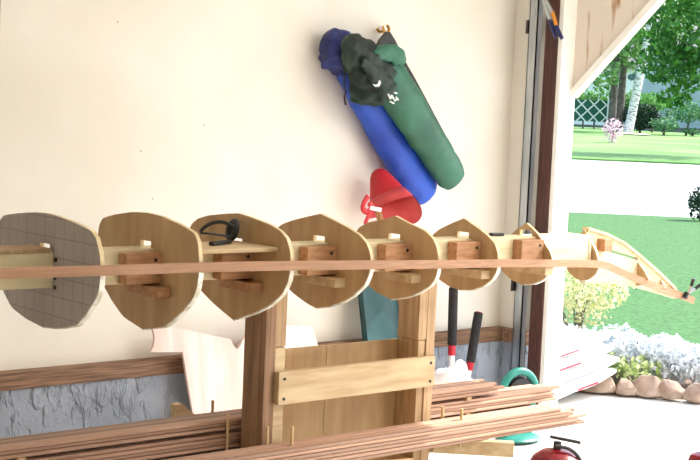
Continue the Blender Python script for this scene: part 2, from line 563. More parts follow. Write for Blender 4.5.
FLAB = ['near grey form with pencilled grid lines', None, None, None, None, None, None, 'smallest form ahead of the bow stem']
forms = []
for k, (xk, h) in enumerate(zip(XK, FORMS)):
    ho = smooth_outline(h)
    outer = [(CY - w, z) for w, z in ho] + [(CY + w, z) for w, z in reversed(ho[1:-1])]
    m = MB()
    bm = m.bm
    hole = []
    if k < 7:
        hole = [(CY - .0475, BZ0 - .002), (CY + .0475, BZ0 - .002), (CY + .0475, BZ1 + .001), (CY + .027, BZ1 + .001), (CY + .027, BZ1 + .019), (CY - .027, BZ1 + .019), (CY - .027, BZ1 + .001), (CY - .0475, BZ1 + .001)]
    for x in (xk, xk + TF):
        es = []
        for loop in ([outer] + ([hole] if hole else [])):
            vs = [bm.verts.new((x, y, z)) for y, z in loop]
            es += [bm.edges.new((vs[i], vs[(i + 1) % len(vs)])) for i in range(len(vs))]
        if hole:
            bmesh.ops.triangle_fill(bm, edges=es, use_beauty=True, use_dissolve=False)
        else:
            bm.faces.new([e.verts[0] for e in es])
    bm.verts.ensure_lookup_table()
    n_o, n_h = len(outer), len(hole)
    tot = n_o + n_h
    V = list(bm.verts)
    for st, n_ in ((0, n_o), (n_o, n_h)):
        for i in range(n_):
            j = (i + 1) % n_
            bm.faces.new((V[st + i], V[st + j], V[tot + st + j], V[tot + st + i]))
    bmesh.ops.recalc_face_normals(bm, faces=bm.faces)
    # edges show pale plies
    for f in bm.faces:
        f.material_index = 0 if abs(f.normal.x) > .9 else 1
    f_o = m.build('form', [M['grey'] if k == 0 else M['ply'], M['edge']], kay, label=FLAB[k])
    forms.append(f_o)
    # tape folded round the near edge
    zw = max(ho)[1]
    band = [(w, z) for w, z in ho if z < zw + .012]
    tm = MB()
    lo_ = []
    for w, z in band:
        wv = w + .0016 if w > .01 else w
        zz = z - (.0016 if z < .9 else 0)
        r0 = [(xk - .0012, w - .0015 if w > .012 else 0, z + (.0015 if z < .86 else 0)), (xk - .0014, wv, zz), (xk + TF + .0014, wv, zz), (xk + TF + .0012, w - .0015 if w > .012 else 0, z + (.0015 if z < .86 else 0))]
        lo_.append([tm.bm.verts.new((a, CY - b, c_)) for a, b, c_ in r0])
    for a, b in zip(lo_, lo_[1:]):
        for i in range(3):
            if len(set(id(v) for v in (a[i], a[i + 1], b[i + 1], b[i]))) == 4:
                tm.bm.faces.new((a[i], a[i + 1], b[i + 1], b[i]))
    # keep only the outer wrap (the face flaps stay narrow)
    tm.build('edge_tape', M['tape'], f_o)
    # pencil centre line and screws
    if k == 0:
        for zz in (.952, .905, .880):
            MB().lathe([(.006, 0), (.006, .003)], (xk - .003, CY - .062, zz), (1, 0, 0), 12).build('screw', M['black'], f_o)
    if 0 < k < 7:
        b_ = MB().box(xk - .112, xk - .0005, CY - .088, CY - .0462, BZ0 + .004, BZ1 - .006, bevel=.002).build('block', M['cedar_block'], f_o)
        for zz in (.945,):
            MB().lathe([(.005, 0), (.005, .0025)], (xk - .022, CY - .0905, zz), (0, 1, 0), 10).build('screw', M['black'], b_)
        MB().box(xk - .042, xk - .0005, CY - .135, CY + .02, BZ0 - .030, BZ0 - .0025, bevel=.002).build('cleat', M['cedar_block'] if k in (1, 2) else M['pine'], f_o)

# bow stem
def st(px, py): return onY(CY - .009, 570 + px / 5.108, 220 + py / 5.108)
top = [(90, 49), (180, 76), (270, 121), (345, 181), (420, 246), (480, 301), (530, 352), (548, 395)]
bot = [(543, 403), (470, 382), (400, 361), (325, 341), (250, 326), (165, 318)]
m = MB()
outer = [st(*p) for p in top + bot]
outer[0].x = outer[-1].x = XK[7] + TF + .0008
slot = [st(*p) for p in ((203, 150), (345, 192), (347, 206), (200, 163))]
pin = [st(*p) for p in ((184, 128), (198, 131), (197, 140), (183, 137))]
for y in (CY - .009, CY + .009):
    es = []
    for loop in (outer, slot, pin):
        vs = [m.bm.verts.new((p.x, y, p.z)) for p in loop]
        es += [m.bm.edges.new((vs[i], vs[(i + 1) % len(vs)])) for i in range(len(vs))]
    bmesh.ops.triangle_fill(m.bm, edges=es, use_beauty=True)
V = list(m.bm.verts)
base = 0
tot = len(outer) + 8
for n_ in (len(outer), 4, 4):
    for i in range(n_):
        j = (i + 1) % n_
        m.bm.faces.new((V[base + i], V[base + j], V[tot + base + j], V[tot + base + i]))
    base += n_
stem = m.build('bow_stem', M['ply_long'], kay, label='pale plywood bow profile with a long slot')
rim = MB()
tp = [st(*p) for p in top]
for i, (p, q) in enumerate(zip(tp, tp[1:])):
    rim.bar(p + Vector((0, .009, .004)), q + Vector((0, .009, .004)), .034, .010)
rim.build('stem_strip', M['edge'], stem)
q = st(160, 125)
MB().box(q.x - .024, q.x + .02, CY - .045, CY - .0095, q.z - .022, q.z + .022).build('block', M['cedar_block'], stem)
for px, w, zt, zb in ((345, .055, 215, 336), (460, .024, 305, 366)):
    a, b = st(px, zt), st(px - 8, zb)
    MB().prism([Vector((a.x, CY - .0095, a.z)), Vector((a.x, CY - .0095 - w * .55, (a.z * .7 + b.z * .3))), Vector((a.x, CY - .0095 - w, (a.z * .35 + b.z * .65))), Vector((a.x, CY - .0095 - w * .4, b.z + .004)), Vector((a.x, CY - .0095, b.z))], (.012, 0, 0)).build('bow_form', M['ply'], stem)

# the first cedar strip bent round the sheer
SZ = [.950, .944, .937, .927, .914, .902, .887, .866]
pts = [Vector((1.15, CY - .297, .957)), Vector((1.46, CY - .296, .954))]
for k in range(8):
    pts.append(Vector((XK[k] + .009, CY - halfwidth(FORMS[k], SZ[k]) - .0062, SZ[k])))
for x, w, z in ((4.075, .062, .827), (4.235, .050, .782), (4.37, .027, .752), (4.48, .0145, .723), (4.585, .0135, .694)):
    pts.append(Vector((x, CY - .009 - w + .008, z)))


def catmull(P, n=8):
    out = []
    for i in range(len(P) - 1):
        p0, p1, p2, p3 = P[max(i - 1, 0)], P[i], P[i + 1], P[min(i + 2, len(P) - 1)]
        for j in range(n):
            t = j / n
            out.append(.5 * ((2 * p1) + (p2 - p0) * t + (2 * p0 - 5 * p1 + 4 * p2 - p3) * t * t + (3 * p1 - p0 - 3 * p2 + p3) * t ** 3))
    return out + [P[-1]]


cp = catmull(pts)
m = MB()
prev = None
for i, p in enumerate(cp):
    t = (cp[min(i + 1, len(cp) - 1)] - cp[max(i - 1, 0)]).normalized()
    nrm = Vector((t.y, -t.x, 0)).normalized()      # outward
    up = t.cross(nrm) * -1
    if up.z < 0: up = -up
    ring = [m.bm.verts.new(p + nrm * a * .003 + up * b * .013) for a, b in ((1, 1), (-1, 1), (-1, -1), (1, -1))]
    if prev:
        for j in range(4):
            m.bm.faces.new((prev[j], prev[(j + 1) % 4], ring[(j + 1) % 4], ring[j]))
    else:
        m.bm.faces.new(ring)
    prev = ring
m.bm.faces.new(prev)
m.build('sheer_strip', M['sheer'], kay, label='reddish cedar strip running the length of the mould')

# boards lying on the beam
MB().box(2.110, 2.372, CY - .205, CY - .012, BZ1 + .0005, BZ1 + .0125, bevel=.001).build('shelf_board', M['pine'], label='plywood board lying on the beam between the second and third forms', cat='board')
MB().box(1.10, 1.756, CY - .048, CY + .06, BZ1 + .0005, BZ1 + .010, bevel=.001).build('shelf_board', M['pine_up'], label='thin brown board lying on the beam left of the grey form', cat='board')
p0 = on(2, .983, 6, 248)
MB().bar((1.50, CY - .01, .9865), (1.60, CY - .005, .9865), .014, .011, bevel=.003).build('pencil_stub', M['black'], label='small dark tool lying on the brown board at the left edge', cat='tool')
MB().bar((3.445, CY + .012, BZ1 + .006), (3.50, CY + .008, BZ1 + .006), .02, .010, bevel=.003).build('clip', M['black'], label='small black clip lying on the beam between the sixth and seventh forms', cat='clip')

# headset on the shelf
hz = BZ1 + .0125
hd = thing('ear_defenders', (2.30, CY - .09, hz), 'black headband ear defenders lying on the plywood board against the third form', 'ear defenders')
hp = [on(0, xx, px, py) for xx, px, py in ((2.235, 200, 232), (2.25, 206, 226), (2.27, 214, 222.5), (2.29, 222, 222), (2.31, 229, 224.5), (2.325, 233.5, 228))]
MB().tube(catmull(hp, 5), .0055, 8, flat=1.3).build('headband', M['black'], hd, smooth=True)
lp = [on(0, xx, px, py) for xx, px, py in ((2.235, 200, 233), (2.25, 208, 233.5), (2.28, 217, 234.5), (2.31, 226, 236))]
MB().tube(catmull(lp, 5), .0032, 8).build('lower_band', M['black'], hd, smooth=True)
e_ = on(0, 2.335, 231.5, 233)
m = MB()
m.tube([Vector((2.338 + .006 * math.sin(a_), e_.y - .022 * math.cos(a_) * .8, hz + .0335 + .024 * math.sin(a_))) for a_ in [2 * PI * k_ / 24 for k_ in range(24)]], .0092, 10, closed=True)
m.build('ear_cup', M['black'], hd, smooth='all')
MB().lathe([(.012, -.004), (.014, 0), (.012, .004)], (2.338, e_.y, hz + .0335), (1, 0, 0), 16).build('cup_shell', M['rubber'], hd, smooth=True)
MB().bar((2.20, CY - .125, hz + .006), (2.29, CY - .085, hz + .006), .018, .011, bevel=.003).build('folding_rule', M['rubber'], label='small dark folded tool lying on the board beside the ear defenders', cat='tool')

# spring clamp on the bow
ck = thing('spring_clamp', (4.52, CY - .02, .70), 'black and silver spring clamp gripping the bow tip of the mould', 'clamp')
pv = onY(CY - .035, 689, 293)
h1, h2 = onY(CY - .05, 693.5, 279), onY(CY - .06, 701, 284.5)
j1 = onY(CY - .03, 686, 297)
MB().bar(pv, h1, .010, .008).bar(pv, h2, .010, .008).build('handle_bar', M['zinc'], ck)
for h_ in (h1, h2):
    MB().tube([pv.lerp(h_, .5), pv.lerp(h_, 1.02)], [.0065, .0075], 10).build('grip', M['black'], ck, smooth=True)
MB().bar(pv + Vector((0, .01, 0)), j1 + Vector((-.006, .0, -.004)), .016, .012).build('jaw', M['black'], ck)

# ------------------------------------------------------------------ the stand
ND, FD = CY - .052, CY + .052
stand = thing('work_stand', (2.8, CY, 0), 'wooden stand with two leg pairs and a shallow tray, carrying the kayak mould', 'stand')
LX0, LX1, RX0, RX1 = 2.455, 2.494, 3.106, 3.143
MB().box(LX0, LX1, ND, FD, 0, BZ0 - .002, bevel=.002).build('leg', M['fir_up'], stand, label='reddish left leg')
MB().box(RX0, RX1, ND, FD, 0, BZ0 - .002, bevel=.002).build('leg', M['pine_up'], stand, label='pale right leg')
MB().box(LX1 + .0005, LX1 + .040, ND + .003, FD - .004, .668, BZ0 - .002, bevel=.0015).build('upper_block', M['pine_up'], stand)
MB().box(LX1 + .0005, LX1 + .038, ND + .001, FD - .004, .24, .666, bevel=.0015).build('inner_board', M['pine'], stand)
MB().box(RX0 - .036, RX0 - .0005, ND + .001, FD - .004, .648, BZ0 - .002, bevel=.0015).build('upper_block', M['pine_up'], stand)
MB().box(RX0 - .030, RX0 - .0005, ND + .005, FD - .004, .24, .646, bevel=.0015).build('inner_board', M['pine_up'], stand)
pl = MB().box(LX1 + .001, RX1 - .012, ND - .0205, ND - .0005, .497, .596, bevel=.002).build('front_plank', M['pine'], stand, label='pale front plank of the tray')
for x in (LX1 + .022, RX1 - .032):
    for z in (.515, .575):
        MB().lathe([(.0048, 0), (.0048, .002)], (x, ND - .0225, z), (0, 1, 0), 10).build('screw', M['black'], pl)
MB().box(LX1 + .02, 2.775, FD, FD + .012, .22, .637).build('back_panel', M['ply'], stand)
MB().box(2.777, RX1 - .002, FD, FD + .012, .22, .637).build('back_panel', M['ply'], stand)
MB().box(LX1 + .04, RX0 - .032, ND, FD - .001, .25, .262).build('tray_floor', M['ply'], stand)
# arms that carry the strips
for x, lab in ((LX1 + .0405 + .0165, 'left'), (RX1 + .017, 'right')):
    MB().box(x - .016, x + .016, ND - (.175 if lab == 'left' else .0), FD + (.0 if lab == 'left' else .2), .272, .2995, bevel=.002).build('support_arm', M['pine_up'], stand)
MB().box(LX0 - .062, LX0 - .0005, ND, FD + .2, .272, .2995, bevel=.002).build('support_arm', M['pine_up'], stand)
MB().bar((RX1 + .014, ND - .004, .2985), (3.345, 3.05, .2985), .036, .048, bevel=.002).build('brace', M['pine'], stand)
MB().box(LX0 - .01, RX1 + .01, CY - .02, CY + .02, .02, .09, bevel=.002).build('stretcher', M['pine'], stand)
for x in (LX0 + .02, RX0 + .02):
    MB().box(x - .02, x + .02, CY - .28, CY + .28, 0.0, .05, bevel=.002).build('foot', M['pine_up'], stand)

# dowel pegs
PEG = [(2.475, CY + .235, .30, .462, 'rear peg left of the left leg'), (2.425, FD + .021 - .0005, .30, .452, ''), ]
def peg(x, y, z0, z1, lab):
    MB().tube([(x, y, z0), (x, y, z1)], .0048, 10).build('dowel_peg', M['dowel'], smooth=True, label=lab, cat='peg', group='dowel pegs holding the strips')
ax_l, ax_r = LX1 + .0565, RX1 + .017
peg(2.468, 3.508, .27, .462, 'dark wooden dowel peg behind the rear strips, furthest left')
peg(2.419, 3.357, .27, .452, 'wooden dowel peg standing before the rear strips left of the reddish leg')
peg(2.462, 3.2185, .27, .438, 'thin dowel peg standing close against the reddish leg of the stand')
peg(2.505, 3.155, .30, .445, 'tall pale dowel peg rising from the front strips under the tray')
peg(3.178, 3.2185, .30, .425, 'short dowel peg rising beside the right leg of the stand')
peg(3.203, 3.155, .30, .427, 'pale dowel peg rising through the front strips, right of the stand')

# cedar strips, each one a thing
rs = random.Random(3)
def strip(x0, x1, y, z, th, lab, grp):
    MB().box(x0, x1, y - .0094, y + .0094, z, z + th, bevel=.0018).build('cedar_strip', M['cedar_a'], label=lab, cat='wood strip', group=grp)
TH_ = .0100
names = ['lowest', 'second', 'third', 'fourth', 'fifth', 'topmost']
for L in range(6):
    for j, y in enumerate((3.1215, 3.1415, 3.169, 3.189)):
        strip(1.25 + rs.uniform(0, .3), 3.66 + rs.uniform(0, .1) + (.06 if L < 4 else 0) - .012 * L, y + (.004, -.002, .006, 0, .005, .002)[L] * .5, .3245 + L * .0113, TH_, 'reddish cedar strip in the %s layer of the stack before the stand' % names[L], 'strips in the front stack, %s layer' % names[L])
for x in (2.55,):
    MB().box(x - .012, x + .012, 3.150, 3.204, .2997, .3243).build('spacer_stick', M['pine_up'], label='short wooden spacer stick under the front stack of cedar strips', cat='spacer', group='spacers under the front stack')
z = .2997
for bi, (nl, x1, nm, gap) in enumerate(((3, 3.82, 'bottom', .013), (4, 3.90, 'middle', .011), (3, 3.60, 'top', 0))):
    for L in range(nl):
        for j in range(5):
            xe = x1 + rs.uniform(-.05, .03) + (.03 if L % 2 else 0)
            strip(1.15 + rs.uniform(0, .35), xe, 3.3765 + .0207 * j + (.0, .005, .001, .006)[L], z, TH_, 'reddish cedar strip in the %s bundle behind the stand, layer %s from below' % (nm, ('one', 'two', 'three', 'four')[L]), '%s rear bundle layer %d' % (nm, L + 1))
        z += .0113
    if gap:
        for x in (1.75, 2.6, 3.45):
            MB().box(x - .012, x + .012, 3.364, 3.472, z, z + gap - .0004).build('spacer_stick', M['pine_up'], label='short spacer stick lying across the %s rear bundle of strips' % nm, cat='spacer', group='spacers on the %s rear bundle' % nm)
        z += gap
p = onY(3.60, 182, 412)
MB().prism([Vector((2.385, 3.585, 0)), Vector((2.455, 3.585, 0)), Vector((2.455, 3.585, .405)), Vector((2.405, 3.585, .444)), Vector((2.385, 3.585, .440))], (0, .03, 0)).build('wood_offcut', M['pine'], label='pale slant-topped wood offcut standing behind the rear strips', cat='offcut')

# ------------------------------------------------------------------ things along the wall
# pinkish plywood offcut leaning on the sill
def pw(px, py):
    d = ray(px, py)
    # plane through (y=4.395,z=.6) and (y=4.30,z=0)
    n_ = Vector((0, .6, -.095)).normalized()
    q0 = Vector((0, 4.30, 0))
    return CAM + d * ((q0 - CAM).dot(n_) / d.dot(n_))
pp = [pw(*q_) for q_ in ((150.5, 328), (160, 326.8), (172, 327.5), (190, 331), (210, 335.5), (229, 339), (231, 344), (233.5, 348), (236.5, 349), (239, 345), (243, 336), (247, 329), (262, 327), (290, 325.5), (311, 326.5), (316, 345), (325, 400))]
pp += [Vector((pp[-1].x + .03, 4.30, 0.001)), Vector((pw(191, 413).x + .06, 4.30, .001))]
pp += [pw(*q_) for q_ in ((191, 413), (181, 352), (166, 352.2), (149, 352), (152, 346), (153.2, 339), (152.2, 332))]
MB().prism(pp, Vector((0, .6, -.095)).normalized() * .012 * -1).build('plywood_offcut', [M['pinkply']], label='pale pinkish plywood sheet with curved cutouts leaning on the foundation', cat='plywood')

# teal panel
m = MB()
A0, A1 = Vector((3.80, 4.24, .001)), Vector((4.045, 4.24, .001))
lean = Vector((-.01, .155, .715))
m.prism([A0, A1, A1 + lean, A0 + lean], (0, -.012, 0))
tp_ = thing('teal_panel', (3.92, 4.24, 0), 'dark teal folded panel leaning on the wall behind the tray', 'panel')
m.build('sheet', M['teal'], tp_)
for x0 in (A0, A1 - Vector((.022, 0, 0))):
    MB().prism([x0, x0 + Vector((.022, 0, 0)), x0 + Vector((.022, 0, 0)) + lean, x0 + lean], (0, -.035, 0)).build('side_rim', M['teal'], tp_)

# broom handle with red rain hat
hb, ht = Vector((4.095, 4.19, .0)), onY(4.345, 373.5, 193)
hb = Vector((4.115, 4.20, .001))
MB().tube([hb, hb.lerp(ht, .5), ht], .014, 14).build('pole', M['handle'], smooth=True, label='slender wooden pole leaning on the wall with the red hat on its tip', cat='pole')
hat = thing('rain_hat', onY(4.31, 392, 205), 'red brimmed rain hat hung on the wooden pole by the wall', 'hat')
hc = onY(4.30, 390, 202)
axis = Vector((-.16, .44, .88)).normalized()
m = MB()
m.lathe([(.078, .030), (.066, .06), (.053, .092), (.041, .12), (.028, .139), (.014, .147), (.001, .149)], hc, axis, 32, cap=False)
m.build('crown', M['red'], hat, smooth='all')
m = MB()
m.lathe([(.120, -.022), (.104, .002), (.0785, .033), (.075, .031), (.100, -.001), (.117, -.024)], hc, axis, 40, cap=False)
for v in m.bm.verts:
    d_ = v.co - hc
    k_ = max(0, min(1, ((d_ - axis * d_.dot(axis)).length - .079) / .035))
    if d_.x > .02: v.co.z -= (d_.x - .02) * .85 * k_; v.co.x += (d_.x - .02) * .30 * k_
    if d_.x < -.03: v.co.z += (-d_.x - .03) * .15 * k_; v.co.x += (-d_.x - .03) * .3 * k_
m.build('brim', M['redband'], hat, smooth='all', label='lighter red brim')
m = MB()
m.lathe([(.0745, .030), (.063, .06), (.045, .10), (.018, .132), (.001, .137)], hc, axis, 32, cap=False)
m.build('lining', M['red'], hat, smooth='all')
rb = [onY(4.20, *q_) for q_ in ((368, 196), (364, 203), (363, 209), (367, 212), (372, 208), (369, 203))]
MB().tube(catmull(rb, 5), .012, 8, side=Vector((0, 1, 0)), flat=.45).build('ribbon', M['red'], hat, smooth=True)
rb = [onY(4.195, *q_) for q_ in ((372, 211), (368, 217), (365, 224))]
MB().tube(catmull(rb, 5), .010, 8, side=Vector((0, 1, 0)), flat=.4).build('ribbon', M['red'], hat, smooth=True)
rb = [onY(4.195, *q_) for q_ in ((370, 208), (376, 209), (381, 210))]
MB().tube(catmull(rb, 4), .008, 8, side=Vector((0, 1, 0)), flat=.4).build('chin_strap', M['polywhite'], hat, smooth=True)

# chair bags on a hook
def sack(name, spec, y, flat, mat, parent, jit=.12, seed=0, n=26, dens=9):
    P = [onY(y, a, b) for a, b, w in spec]
    R = []
    for i, (a, b, w) in enumerate(spec):
        t = P[min(i + 1, len(P) - 1)] - P[max(i - 1, 0)]
        t.normalize()
        pr = Vector((t.z, 0, -t.x))
        # metres per pixel measured along the across direction
        q = P[i] + pr * .05
        d0 = q - CAM; 
        u0 = 350; 
        def prj(v):
            v = v - CAM
            return Vector((v.dot(RV) / v.dot(FV), v.dot(UV) / v.dot(FV))) * FOC
        k = .05 / (prj(q) - prj(P[i])).length
        R.append(w * k)
    Pc = catmull(P, dens)
    Rc = [v.x for v in catmull([Vector((r, 0, 0)) for r in R], dens)]
    return MB().tube(Pc, Rc, n, side=Vector((0, 1, 0)), flat=flat, jit=jit, seed=seed).build(name, mat, parent, smooth='all')


bb = thing('chair_bag', onY(4.37, 380, 195), 'long blue drawstring chair bag hanging slanted on the wall, behind the green one', 'bag')
sack('bag_body', [(341, 50, 14), (353, 70, 17), (370, 101, 18), (390, 136, 18.5), (408, 168, 18.5), (417, 182, 18.5), (423, 191, 17), (426.5, 196.5, 11)], 4.385, .7, M['blue'], bb, .08, 2)
sack('gathered_mouth', [(326, 36, 6), (329, 39, 12), (335, 45, 17), (343, 57, 17), (348, 64, 16)], 4.382, .8, M['navy'], bb, .34, 5)
cd = [onY(4.33, *q_) for q_ in ((347, 60), (345, 72), (344, 84), (345.5, 92), (344.5, 97), (345.5, 105))]
MB().tube(catmull(cd, 5), .0035, 8).build('drawstring', M['black'], bb, smooth=True)
gb = thing('chair_bag', onY(4.30, 420, 185), 'long green chair bag with white lettering hanging in front of the blue bag', 'bag')
sack('bag_body', [(384, 66, 16), (394, 86, 19), (405, 104, 19), (419, 126, 18), (435, 150, 17), (447, 168.5, 16), (451.5, 175.5, 15.5), (455, 181, 12)], 4.29, .6, M['green'], gb, .08, 8)
sack('top_flap', [(345, 40, 6), (351, 47, 14), (362, 60, 19), (372, 76, 22), (378, 88, 22), (382, 97, 17), (384, 101, 6)], 4.275, .62, M['dgreen'], gb, .34, 11, n=36)
sack('fold', [(370, 58, 3), (378, 54, 7), (390, 53, 9), (399, 57, 9), (403, 63, 4)], 4.235, .6, M['green'], gb, .3, 4)
sack('fold', [(362, 62, 4), (370, 68, 7), (376, 80, 7), (375, 88, 3)], 4.22, .5, M['dgreen'], gb, .3, 9)
sp_ = [onY(4.37, *q_) for q_ in ((390, 44), (402, 60), (418, 88), (434, 118), (447, 142))]
MB().tube(catmull(sp_, 5), .011, 8, side=Vector((0, 1, 0)), flat=.3).build('carry_strap', M['black'], gb, smooth=True)
m = MB()
for a, b, c_, d in ((388, 94, 390.5, 99), (390.5, 99, 391.5, 95), (391.5, 95, 394, 99.5), (394, 92.5, 397, 93.5), (390, 101.5, 394, 103.5), (394.5, 101, 397.5, 98.5), (396, 97, 398.2, 100)):
    m.bar(onY(4.196, a, b), onY(4.196, c_, d), .004, .007, Vector((0, -1, 0)))
m.build('lettering', M['polywhite'], gb, label='small white lettering')
em = [onY(4.155, *q_) for q_ in ((373.5, 84), (375.5, 86.5), (379, 86.5), (381, 83), (380, 80), (378.5, 84), (376, 85))]
MB().prism(em, (0, .006, 0)).build('emblem', M['polywhite'], gb, label='small white emblem on the dark flap')
hk = thing('wall_hook', onY(4.44, 384, 30), 'small brass hook on the wall above the chair bags', 'hook')
hp = [onY(yy, *q_) for yy, q_ in ((4.45, (383, 27)), (4.42, (384, 32)), (4.395, (387, 33)), (4.385, (389, 29)), (4.39, (387, 25)))]
MB().tube(catmull(hp, 5), .006, 8).build('hook_wire', M['brass'], hk, smooth=True)
hp = [onY(4.44, *q_) for q_ in ((377, 29), (380, 32), (385, 31))]
MB().tube(catmull(hp, 4), .006, 8).build('hook_wire', M['brass'], hk, smooth=True)
tri = [onY(4.40, *q_) for q_ in ((375.5, 46), (378, 40), (384.5, 32), (387, 32), (392, 40), (397, 50))]
MB().prism(tri, (0, -.02, 0)).build('hanging_loop', M['black'], gb)

for (px_, py_), w_ in (((118, 22), 'near the top left of the wall'), ((141, 151), 'above the second form'), ((153, 199), 'just over the second form ridge'), ((204, 125), 'at mid height above the third form')):
    q = onY(WY - .003, px_, py_)
    MB().lathe([(.0016, 0), (.0024, .0015), (.001, .0022)], (q.x, WY, q.z), (0, -1, 0), 10).build('nail', M['steel'], label='tiny dark nail head in the cream wall, ' + w_, cat='nail')

# loppers with foam grips
lo = thing('loppers', onY(4.30, 462, 400), 'pair of loppers with black foam grips and red bands standing by the foundation', 'loppers')
for (ax_, ay), (bx, by), (cx, cy), (dx, dy), yy in (((453.5, 288), (452, 345), (451.6, 355), (452, 395), 4.30), ((478.5, 313), (470.5, 362), (469, 370), (464, 400), 4.30)):
    a, b, c_, d = onY(yy + .03, ax_, ay), onY(yy, bx, by), onY(yy, cx, cy), onY(yy - .02, dx, dy)
    h_ = MB().tube([c_, d, Vector((onY(yy, 460, 440).x, yy - .06, .10))], .013, 12).build('handle_shaft', M['polywhite'], lo, smooth=True)
    MB().tube([a, b], .0205, 16).build('foam_grip', M['foam'], h_, smooth=True)
    MB().tube([b, c_], .0165, 14).build('red_band', M['redpaint'], h_, smooth=True)
    n_ = (a - b).normalized()
    MB().tube([a - n_ * .004, a + n_ * .004], .0165, 14).build('end_ring', M['redpaint'] if ax_ > 470 else M['foam'], h_, smooth=True)
bx_ = onY(4.24, 460, 440).x
MB().prism([Vector((bx_ - .03, 4.235, .12)), Vector((bx_ + .03, 4.235, .12)), Vector((bx_ + .02, 4.235, .04)), Vector((bx_ + .03, 4.235, .002)), Vector((bx_ - .01, 4.235, .002)), Vector((bx_ - .03, 4.235, .06))], (0, .012, 0)).build('blade', M['steel'], lo)

# crumpled white bag
q = onY(4.10, 455, 400)
MB().ball((q.x - .01, 4.11, .165), (.125, .085, .165), 4, .32, 4).build('plastic_bag', M['polywhite'], smooth='all', label='crumpled white plastic bag in front of the loppers', cat='plastic bag')

# teal reel
rl = thing('hose_reel', (4.40, 4.02, 0), 'teal plastic reel with arched rim and black hub, on floor by the door track', 'reel')
rc = onY(4.02, 519, 392)
ring = []
for k in range(40):
    an = 2 * PI * k / 40
    ring.append(rc + Vector((.76 * math.cos(an), -.2 * math.cos(an), math.sin(an) * .86)) * .105)
MB().tube(ring, .017, 12, closed=True).build('rim', M['tealp'], rl, smooth='all')
MB().lathe([(.02, -.02), (.062, -.018), (.066, 0), (.062, .018), (.02, .02)], rc, (.25, 1, 0), 28).build('hub', M['black'], rl, smooth=True)
MB().box(rc.x - .085, rc.x + .085, rc.y - .014, rc.y + .014, .02, rc.z - .085, bevel=.008).build('post', M['tealp'], rl)
MB().ball((rc.x, rc.y - .01, .016), (.115, .085, .0158), 3).build('base', M['tealp'], rl, smooth=True)

# red canister and another red thing at the frame's foot
q = on(2, .30, 557, 452)
rcn = thing('red_canister', (q.x, q.y, 0), 'dark red domed canister with a black lever on top, on the floor', 'canister')
MB().lathe([(.085, .0), (.098, .012), (.100, .10), (.100, .21), (.094, .25), (.078, .283), (.05, .303), (.02, .311), (.001, .312)], (q.x, q.y, 0), n=40).build('body', M['darkred'], rcn, smooth=True)
MB().tube([(q.x, q.y, .308), (q.x, q.y, .334)], .013, 12).build('valve', M['rubber'], rcn, smooth=True)
MB().bar(Vector((q.x, q.y, .342)) - RV * .025 + Vector((0, 0, .008)), Vector((q.x, q.y, .340)) + RV * .075 - Vector((0, 0, .006)), .014, .010, bevel=.003).build('lever', M['rubber'], rcn)
hpp = [Vector((q.x, q.y, .318)) + RV * a - FV * .03 + Vector((0, 0, b)) for a, b in ((-.01, .006), (.03, .0), (.06, -.02), (.085, -.06))]
MB().tube(catmull(hpp, 4), .006, 8).build('hose', M['rubber'], rcn, smooth=True)
q = on(2, .25, 717, 450)
c2 = thing('fuel_can', (q.x, q.y, 0), 'dark red fuel can at the lower right edge, on the floor', 'can')
MB().box(q.x - .06, q.x + .06, q.y - .09, q.y + .09, 0.0, .235, bevel=.03).build('body', M['darkred'], c2, smooth=True)
MB().tube([(q.x, q.y - .05, .236), (q.x, q.y - .04, .262), (q.x, q.y + .04, .262), (q.x, q.y + .05, .236)], .009, 10).build('handle', M['rubber'], c2, smooth=True)

# bar clamp hung at the track top
bc = thing('hand_clamp', on(0, WX - .10, 552, 36), 'hand clamp with dark blue and orange grips hung at the top of the track', 'clamp')
def tx(px, py): return on(0, WX - .086, px, py)
MB().bar(tx(541, -8), tx(551, 22), .012, .016).build('bar', M['zinc'], bc)
MB().bar(tx(546, 0), tx(553, 14), .010, .012).build('jaw', M['zinc'], bc)
MB().tube([tx(550, 20), tx(556, 38)], [.011, .009], 10).build('grip', M['dblue'], bc, smooth=True)
MB().tube([tx(556, 26), tx(562, 38.5)], [.010, .009], 10).build('grip', M['dblue'], bc, smooth=True)
MB().tube([tx(552.5, 12), tx(556.5, 26)], [.008, .008], 10).build('trigger', M['orange'], bc, smooth=True)

# ------------------------------------------------------------------ outside
struct('driveway', MB().box(WX + .12, 60, -30, 30, -.12, -.012), M['drive'])
def strip_poly(name, mat, pts, th):
    return struct(name, MB().prism(pts, (0, 0, -th)), mat)
# lawn across the front: nearer edge along the planting bed
lawn_pts = [far(420, 8.6, .02), far(575, 8.5, .02), far(640, 8.35, .02), far(720, 7.95, .02), far(800, 7.7, .02), far(1100, 7.4, .02), far(1100, 22.5, .02), far(800, 22, .02), far(400, 22, .02)]
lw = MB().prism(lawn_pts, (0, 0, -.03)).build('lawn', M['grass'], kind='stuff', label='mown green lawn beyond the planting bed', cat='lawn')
bed_pts = [far(560, 7.2, .01), far(600, 7.12, .01), far(720, 7.05, .01), far(800, 7.0, .01), far(800, 7.7, .018), far(720, 7.95, .018), far(640, 8.35, .018), far(575, 8.5, .018), far(540, 8.5, .018)]
strip_poly('planting_bed', M['soil'], bed_pts, .02)
